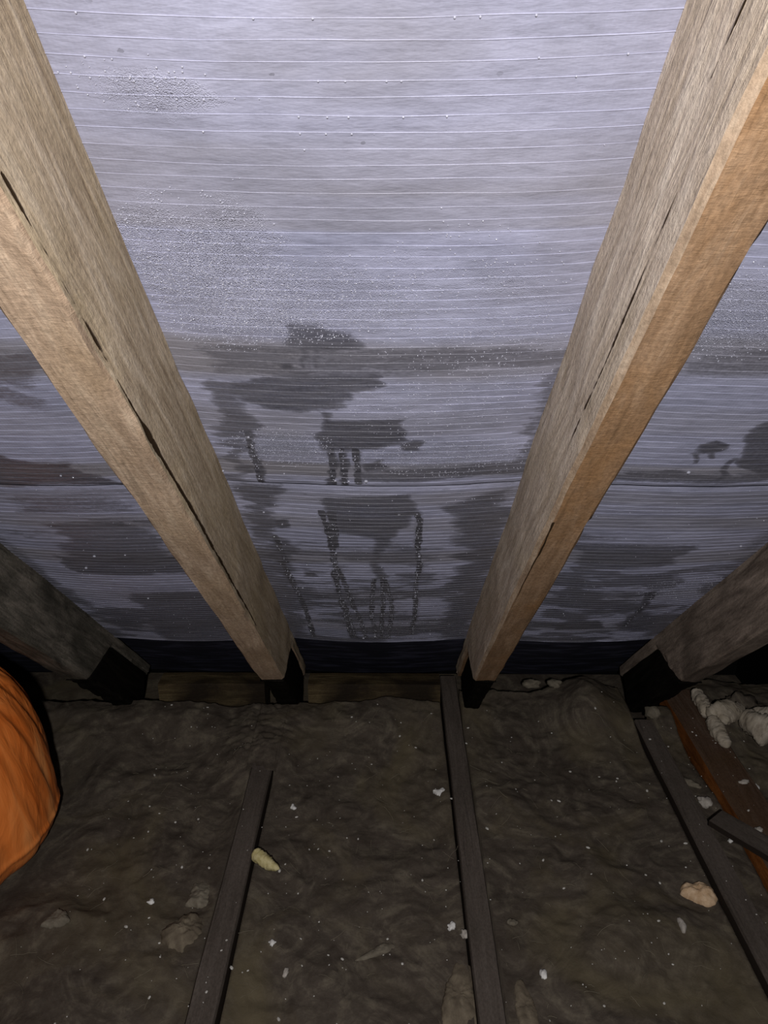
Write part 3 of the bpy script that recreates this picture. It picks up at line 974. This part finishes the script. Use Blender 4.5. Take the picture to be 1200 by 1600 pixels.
def lump(name, px, py, size, mat, label, cat, group=None, seed=0, rot=0.0, rough=0.35, sub=3, zlift=0.0, sink=0.15, parent=None):
    """an irregular crumb or chunk lying where the photograph shows it; size = (length, width, height)"""
    x, y = on_level(px, py, 0.1)
    for _ in range(3):
        x, y = on_level(px, py, ground(x, y) + zlift + size[2] * 0.4)
    bm = bmesh.new()
    bmesh.ops.create_icosphere(bm, subdivisions=sub, radius=1)
    r = random.Random(seed)
    ph = [r.uniform(0, 50) for _ in range(3)]
    for v in bm.verts:
        c = np.array(v.co)
        a = float(fbm(c[0] * 1.1 + ph[0], c[1] * 1.1 + c[2] * 0.8 + ph[1], 3, seed))
        b = float(fbm(c[2] * 2.2 + ph[2], c[0] * 2.2 - c[1] * 1.7 + ph[0], 3, seed + 3))
        k = 1 + rough * (2 * a - 1) * 1.6 + rough * (2 * b - 1)
        v.co = Vector((c[0] * k * size[0] / 2, c[1] * k * size[1] / 2, max(c[2] * k, -0.8) * size[2] / 2))
    me = bpy.data.meshes.new(name)
    bm.to_mesh(me); bm.free()
    me.materials.append(M[mat])
    me.polygons.foreach_set('use_smooth', [True] * len(me.polygons))
    o = bpy.data.objects.new(name, me)
    COL.objects.link(o)
    zb = min(v.co.z for v in me.vertices)
    o.location = (x, y, ground(x, y) + zlift - zb - size[2] * sink)
    o.rotation_euler = (0, 0, rot)
    tag(o, label, cat, group)
    return o


def pad(name, outline, height, mat, label, cat, group=None, seed=0, rough=0.3, z=None, dome=2.2):
    """a scrap whose plan outline was measured on the photograph: domed, ragged, resting on what lies under it"""
    mx, my = np.mean([p[0] for p in outline]), np.mean([p[1] for p in outline])
    x0, y0 = on_level(mx, my, 0.1)
    for _ in range(3):
        x0, y0 = on_level(mx, my, ground(x0, y0) + height * 0.4 if z is None else z)
    g0 = ground(x0, y0) if z is None else z
    pl = np.array([on_level(px, py, g0 + height * 0.25) for px, py in outline]) - (x0, y0)
    nA, nR = 72, 16
    V, Fc = [(0, 0, 0)], []
    for i in range(nR):
        sr = (i + 1) / nR
        for j in range(nA):
            a = 2 * math.pi * j / nA
            d = np.array((math.cos(a), math.sin(a)))
            best = 0.002
            for p, q in zip(pl, np.roll(pl, -1, axis=0)):
                e = q - p
                den = d[0] * e[1] - d[1] * e[0]
                if abs(den) < 1e-12:
                    continue
                u = (p[0] * e[1] - p[1] * e[0]) / den
                v = (p[0] * d[1] - p[1] * d[0]) / den
                if u > 0 and -1e-6 <= v <= 1 + 1e-6:
                    best = max(best, u)
            r = best * sr * (1 + 0.42 * rough * (2 * float(fbm(math.cos(a) * 4 + seed, math.sin(a) * 4, 5, seed, 0.65)) - 1))
            x, y = d * r
            hgt = height * (1 - sr ** dome) ** 0.55
            hgt *= max(0.15, 1 + rough * 2.4 * (float(fbm(x * 30 + seed, y * 30, 5, seed + 2, 0.6)) - 0.5) * 2)
            V.append((x, y, hgt))
    V[0] = (0, 0, float(np.mean([v[2] for v in V[1:nA + 1]])))
    n0 = len(V)
    for j in range(nA):
        x, y, _ = V[1 + (nR - 1) * nA + j]
        V.append((x * 0.96, y * 0.96, -0.012 if z is None else -0.0005))
    for j in range(nA):
        j2 = (j + 1) % nA
        Fc.append((0, 1 + j, 1 + j2))
        for i in range(nR):
            Fc.append((1 + i * nA + j, 1 + (i + 1) * nA + j, 1 + (i + 1) * nA + j2, 1 + i * nA + j2))
    Fc.append(tuple(n0 + j for j in range(nA))[::-1])
    o = mesh_obj(name, V, Fc, M[mat])
    o.location = (x0, y0, g0)
    tag(o, label, cat, group)
    return o


# ------------------------------------------------------------------ orange sack
def sack():
    cx, cy = -0.898, 1.20
    zb, ht, rx, ry = 0.068, 0.43, 0.232, 0.24
    nu, nv = 260, 170
    U, Vv = np.meshgrid(np.linspace(0, 2 * np.pi, nu), np.linspace(0, 1, nv))
    # outline of a full sack: flat bottom with a rounded heel, drawn in toward the neck
    hs = np.array([0, 0.0, 0.02, 0.08, 0.16, 0.30, 0.50, 0.68, 0.82, 0.92, 0.98, 1.0])
    rs = np.array([0, 0.74, 0.87, 0.96, 1.0, 1.0, 0.96, 0.88, 0.74, 0.54, 0.36, 0.27])
    us = np.linspace(0, 1, len(hs)) ** 0.9
    h = np.interp(Vv, us, hs); r = np.interp(Vv, us, rs)
    kk = np.ones(15) / 15
    for arr in (h, r):
        col = np.convolve(np.pad(arr[:, 0], 7, mode='edge'), kk, 'valid')
        arr[:] = col[:, None]
    r[0] = 0
    cu, su = np.cos(U), np.sin(U)
    # creases run mostly up and down, gathered toward neck and heel
    tw = 0.5 * (fbm(cu * 1.5 + 3, su * 1.5 + h * 2, 3, 300) - 0.5)
    f1 = 1 - np.abs(2 * fbm(cu * 2.6 + tw * 3 + 9, su * 2.6 + h * 0.9, 3, 301, 0.45) - 1)
    f2 = 1 - np.abs(2 * fbm(cu * 7 + tw * 6 + 2, su * 7 + h * 2.2, 2, 311, 0.4) - 1)
    k = 1 + 0.075 * (f1 - 0.75) + 0.028 * (f2 - 0.75)
    lip = np.exp(-((h - 0.10 - 0.05 * cu) / 0.02) ** 2)
    k = k + 0.015 * lip
    X = r * k * rx * cu; Y = r * k * ry * su; Z = zb + h * ht + 0.004 * (f2 - 0.7) * (h > 0.02)
    root = empty('orange_sack', (cx, cy, 0.05))
    tag(root, 'bulging creased orange plastic sack standing on the insulation at the left edge', 'sack')
    grid_obj('bag_body', np.stack((X, Y, Z - 0.05), -1), M['orange'], root)
    # the gathered, tied neck on top
    prof = [(0.075, -0.052), (0.055, -0.025), (0.024, 0.0), (0.018, 0.012), (0.026, 0.03), (0.05, 0.06), (0.062, 0.085)]
    a = np.linspace(0, 2 * np.pi, 73)
    P = np.array([[(r * (1 + 0.16 * math.sin(9 * q + i * 0.5)) * math.cos(q), r * (1 + 0.16 * math.sin(9 * q + i * 0.5)) * math.sin(q), z) for q in a] for i, (r, z) in enumerate(prof)])
    P[:, :, 2] += zb + ht - 0.05 + 0.04
    grid_obj('gathered_neck', P, M['orange'], root)
    return root


sack()

# ------------------------------------------------------------------ wool tufts at the right
def tuft_mesh(name, strands, mat, parent, seed):
    """ropy wool: each strand a chain of (x, y, z, r) points lofted to a lumpy tube, all one tangle"""
    V, Fc = [], []
    m = 22
    for s, ch in enumerate(strands):
        ch = np.array(ch, float)
        n = 44
        u = np.linspace(0, len(ch) - 1, n)
        P = np.stack([np.interp(u, np.arange(len(ch)), ch[:, k]) for k in range(4)], -1)
        base = len(V)
        for i in range(n):
            d = P[min(i + 1, n - 1), :3] - P[max(i - 1, 0), :3]
            d = d / (np.linalg.norm(d) + 1e-9)
            a = np.cross(d, (0.2, 0.1, 1.0)); a /= np.linalg.norm(a)
            b = np.cross(d, a)
            cap = min(1.0, (min(i, n - 1 - i) + 0.05) / 5.0) ** 0.5
            for j in range(m):
                q = 2 * math.pi * j / m
                r = P[i, 3] * cap * (0.42 + 0.6 * float(fbm(P[i, 0] * 45 + 1.1 * math.cos(q), P[i, 1] * 45 + 1.1 * math.sin(q) + seed, 3, seed)) + 0.55 * float(fbm(P[i, 0] * 190 + 3.5 * math.cos(q), P[i, 1] * 190 + 3.5 * math.sin(q), 3, seed + 2, 0.7)))
                V.append(P[i, :3] + a * r * math.cos(q) + b * r * math.sin(q))
        for i in range(n - 1):
            for j in range(m):
                j2 = (j + 1) % m
                Fc.append((base + i * m + j, base + i * m + j2, base + (i + 1) * m + j2, base + (i + 1) * m + j))
        Fc.append(tuple(base + j for j in range(m))[::-1])
        Fc.append(tuple(base + (n - 1) * m + j for j in range(m)))
    return mesh_obj(name, V, Fc, mat, parent)


def P3(px, py, z):
    x, y = on_level(px, py, z)
    return (x, y, z)


zt = JT + 0.016
tf = tuft_mesh('wool_tuft', [
    [P3(1088, 1078, zt + .020) + (0.013,), P3(1095, 1098, zt + .018) + (0.016,), P3(1112, 1118, zt + .016) + (0.018,)],
    [P3(1104, 1118, zt + .018) + (0.016,), P3(1125, 1112, zt + .026) + (0.024,), P3(1145, 1104, zt + .026) + (0.022,)],
    [P3(1112, 1122, zt + .014) + (0.018,), P3(1124, 1146, zt + .011) + (0.017,), P3(1137, 1168, zt + .008) + (0.010,)],
    [P3(1124, 1128, zt + .014) + (0.016,), P3(1140, 1116, zt + .022) + (0.018,), P3(1158, 1106, zt + .014) + (0.016,)]], M['wool_white'], None, 3)
tag(tf, 'ropy off-white wool tuft lying on the brown timber', 'wool tuft')
tf2 = tuft_mesh('wool_tuft', [
    [P3(1160, 1118, .125) + (0.020,), P3(1182, 1132, .125) + (0.030,), P3(1210, 1148, .12) + (0.032,)],
    [P3(1172, 1112, .13) + (0.016,), P3(1200, 1125, .13) + (0.028,), P3(1222, 1132, .12) + (0.03,)]], M['wool_white'], None, 9)
tag(tf2, 'chunky cream wool tuft beyond the brown timber', 'wool tuft')
lump('wool_tuft', 1152, 1092, (0.07, 0.05, 0.045), 'wool', 'small dim grey wool tuft behind the off-white one', 'wool tuft', seed=41, rough=0.4)

# ------------------------------------------------------------------ scraps and crumbs on the floor
def scrap(name, chain, mat, label, cat, seed):
    o = tuft_mesh(name, [chain], mat, None, seed)
    tag(o, label, cat)
    return o


z = JT
scrap('foam_scrap', [P3(396, 1332, z + .010) + (0.013,), P3(410, 1342, z + .010) + (0.012,), P3(424, 1352, z + .008) + (0.009,), P3(437, 1358, z + .004) + (0.004,)], M['foam'],
      'yellow foam scrap lying across the edge of a joist', 'foam scrap', 5)
pad('stone_chip', [(1063, 1386), (1066, 1380), (1076, 1381), (1090, 1376), (1103, 1381), (1116, 1394), (1123, 1406), (1119, 1413), (1106, 1415), (1092, 1408), (1076, 1401), (1064, 1394)], 0.024, 'peach', 'large peach-coloured stone chip beside the dark joist', 'stone', seed=3, rough=0.22)
lump('mortar_crumb', 1101, 1251, (0.030, 0.028, 0.022), 'mortar', 'round grey mortar crumb between the joist and rusty timber', 'crumb', 'mortar crumbs on the loft floor', 7)
lump('mortar_crumb', 1078, 1222, (0.040, 0.018, 0.012), 'wool_pale', 'dull flat crumb just behind the round grey one', 'crumb', 'mortar crumbs on the loft floor', 9, rot=-0.6)
lump('mortar_crumb', 1180, 1229, (0.014, 0.022, 0.014), 'flake', 'white teardrop crumb on the brown timber', 'crumb', 'mortar crumbs on the loft floor', 11)
lump('mortar_crumb', 1163, 1221, (0.022, 0.010, 0.008), 'mortar', 'small crumb next to the white teardrop one', 'crumb', 'mortar crumbs on the loft floor', 12)
lump('mortar_crumb', 1184, 1296, (0.018, 0.014, 0.010), 'mortar', 'grey crumb at the near end of the brown timber', 'crumb', 'mortar crumbs on the loft floor', 13)
lump('mortar_crumb', 1141, 1313, (0.010, 0.009, 0.008), 'flake', 'tiny white crumb beside the flat board offcut', 'crumb', 'mortar crumbs on the loft floor', 14)
lump('mortar_crumb', 705, 1446, (0.018, 0.014, 0.012), 'flake', 'white crumb left of the pair by the long joist', 'crumb', 'mortar crumbs on the loft floor', 15, rot=0.6)
lump('mortar_crumb', 727, 1457, (0.017, 0.018, 0.013), 'mortar', 'greyer crumb touching the edge of the long joist', 'crumb', 'mortar crumbs on the loft floor', 16)
lump('mortar_crumb', 849, 1522, (0.012, 0.016, 0.010), 'flake', 'white crumb alone to the right of the long joist', 'crumb', 'mortar crumbs on the loft floor', 17)
lump('mortar_crumb', 801, 1440, (0.018, 0.014, 0.010), 'wool_pale', 'dull tan crumb close to the right of the long joist', 'crumb', 'mortar crumbs on the loft floor', 18)
lump('mortar_crumb', 236, 1408, (0.012, 0.009, 0.008), 'flake', 'white crumb beside the pale wool near the foam-scrap joist', 'crumb', 'mortar crumbs on the loft floor', 19)
lump('mortar_crumb', 458, 1261, (0.011, 0.013, 0.009), 'flake', 'white crumb beyond the yellow foam scrap', 'crumb', 'mortar crumbs on the loft floor', 20)
lump('mortar_crumb', 426, 1472, (0.012, 0.012, 0.009), 'flake', 'white crumb on the wool nearer than the foam scrap', 'crumb', 'mortar crumbs on the loft floor', 21)
lump('mortar_crumb', 446, 1519, (0.010, 0.014, 0.009), 'mortar', 'dull crumb nearest the frame bottom in the middle quilt', 'crumb', 'mortar crumbs on the loft floor', 22)
pad('paper_flake', [(676, 1234), (684, 1234), (692, 1230), (697, 1235), (690, 1239), (687, 1243), (681, 1239)], 0.005, 'flake', 'torn white paper flake just left of the long joist', 'flake', seed=25)
pad('plastic_flake', [(1057, 1434), (1061, 1432), (1067, 1438), (1073, 1446), (1072, 1456), (1066, 1456), (1061, 1445)], 0.006, 'mortar', 'thin clear-white flake nearer than the peach stone', 'flake', seed=27)
pad('wool_tuft', [(300, 1427), (312, 1429), (320, 1436), (314, 1460), (302, 1478), (284, 1492), (272, 1484), (250, 1470), (252, 1459), (268, 1444), (284, 1432)], 0.011, 'wool_brown', 'tan wedge-shaped wool tuft against the foam-scrap joist', 'wool tuft', seed=31, rough=0.5, dome=3.5)
pad('wool_tuft', [(304, 1380), (322, 1376), (334, 1384), (330, 1412), (322, 1420), (304, 1416), (288, 1414), (296, 1396)], 0.008, 'wool_pale', 'pale grey wool tuft behind the tan wedge-shaped one', 'wool tuft', seed=33, rough=0.5)
pad('wool_tuft', [(62, 1446), (78, 1430), (92, 1418), (104, 1424), (110, 1436), (96, 1446), (78, 1448)], 0.008, 'wool_pale', 'small pale wool tuft nearest the orange sack', 'wool tuft', seed=35, rough=0.4)
pad('wool_tuft', [(544, 1508), (560, 1497), (580, 1484), (598, 1473), (616, 1474), (628, 1482), (612, 1488), (592, 1492), (570, 1501)], 0.007, 'wool_pale', 'long thin pale wool wisp on the middle quilt', 'wool tuft', seed=37, rough=0.35)
pad('wool_tuft', [(690, 1600), (692, 1556), (700, 1528), (712, 1506), (724, 1503), (738, 1508), (744, 1560), (748, 1610), (710, 1614)], 0.007, 'wool_brown', 'brown upright wool tuft against the long joist', 'wool tuft', seed=39, rough=0.5, dome=4)
pad('wool_tuft', [(802, 1530), (812, 1526), (830, 1550), (842, 1590), (840, 1612), (812, 1614), (806, 1575)], 0.006, 'wool_brown', 'brown wool tuft at the right of the long joist', 'wool tuft', seed=43, rough=0.5)
lump('mortar_lump', 832, 1066, (0.045, 0.03, 0.02), 'wool_pale', 'pale mortar lump at the eaves, first from the orange-brown rafter', 'lump', 'mortar lumps at the eaves', 45)
lump('mortar_lump', 868, 1067, (0.036, 0.03, 0.02), 'wool_pale', 'pale mortar lump at the eaves, second from the orange-brown rafter', 'lump', 'mortar lumps at the eaves', 46)
lump('mortar_lump', 1020, 1110, (0.034, 0.04, 0.03), 'wool_pale', 'dull lump of wool by the foot of the ragged rafter', 'lump', None, 47).name = 'wool_lump'

# flecks and fibres too many to count
V, Fc = [], []
k = 0
while k < 620:
    x = random.uniform(-0.95, 0.95); y = random.uniform(0.6, 1.66)
    if x < -0.6 and y > 1.0:
        continue
    r = 0.0007 + 0.0022 * random.random() ** 3
    zz = ground(x, y) + r * 0.3
    a = random.random() * 6.28
    v = ICO_V * np.array((r * random.uniform(0.8, 1.9), r, r * 0.7))
    v = v @ np.array(((math.cos(a), math.sin(a), 0), (-math.sin(a), math.cos(a), 0), (0, 0, 1)))
    V.append(v + (x, y, zz))
    Fc += [(p + 12 * k, q + 12 * k, s + 12 * k) for p, q, s in ICO_F]
    k += 1
fk = mesh_obj('white_flecks', np.concatenate(V), Fc, M['fleck'], None, False)
tag(fk, 'tiny white plaster flecks strewn over the insulation and joists', 'flecks', kind='stuff')
V, Fc = [], []
for k in range(330):
    x = random.uniform(-0.95, 0.6); y = random.uniform(0.6, 1.6)
    if any(a - 0.01 < x < b + 0.01 for a, b in JX) or (x < -0.6 and y > 1.0):
        continue
    a = random.random() * 6.28; cur = random.uniform(-25, 25); L = random.uniform(0.01, 0.05); rr = random.uniform(0.0002, 0.0004)
    b = len(V); m = 7
    for i in range(m):
        zz = ground(x, y) + 0.0015 + 0.003 * math.sin(math.pi * i / (m - 1)) * random.random()
        nx, ny = -math.sin(a), math.cos(a)
        V += [(x + nx * rr, y + ny * rr, zz), (x, y, zz + rr), (x - nx * rr, y - ny * rr, zz)]
        x += math.cos(a) * L / m; y += math.sin(a) * L / m; a += cur * L / m
    for i in range(m - 1):
        for j in range(3):
            j2 = (j + 1) % 3
            Fc.append((b + 3 * i + j, b + 3 * i + j2, b + 3 * i + 3 + j2, b + 3 * i + 3 + j))
fb = mesh_obj('wool_fibres', V, Fc, M['fibre'])
tag(fb, 'loose pale glass-wool fibres on the dusty quilts', 'fibres', kind='stuff')
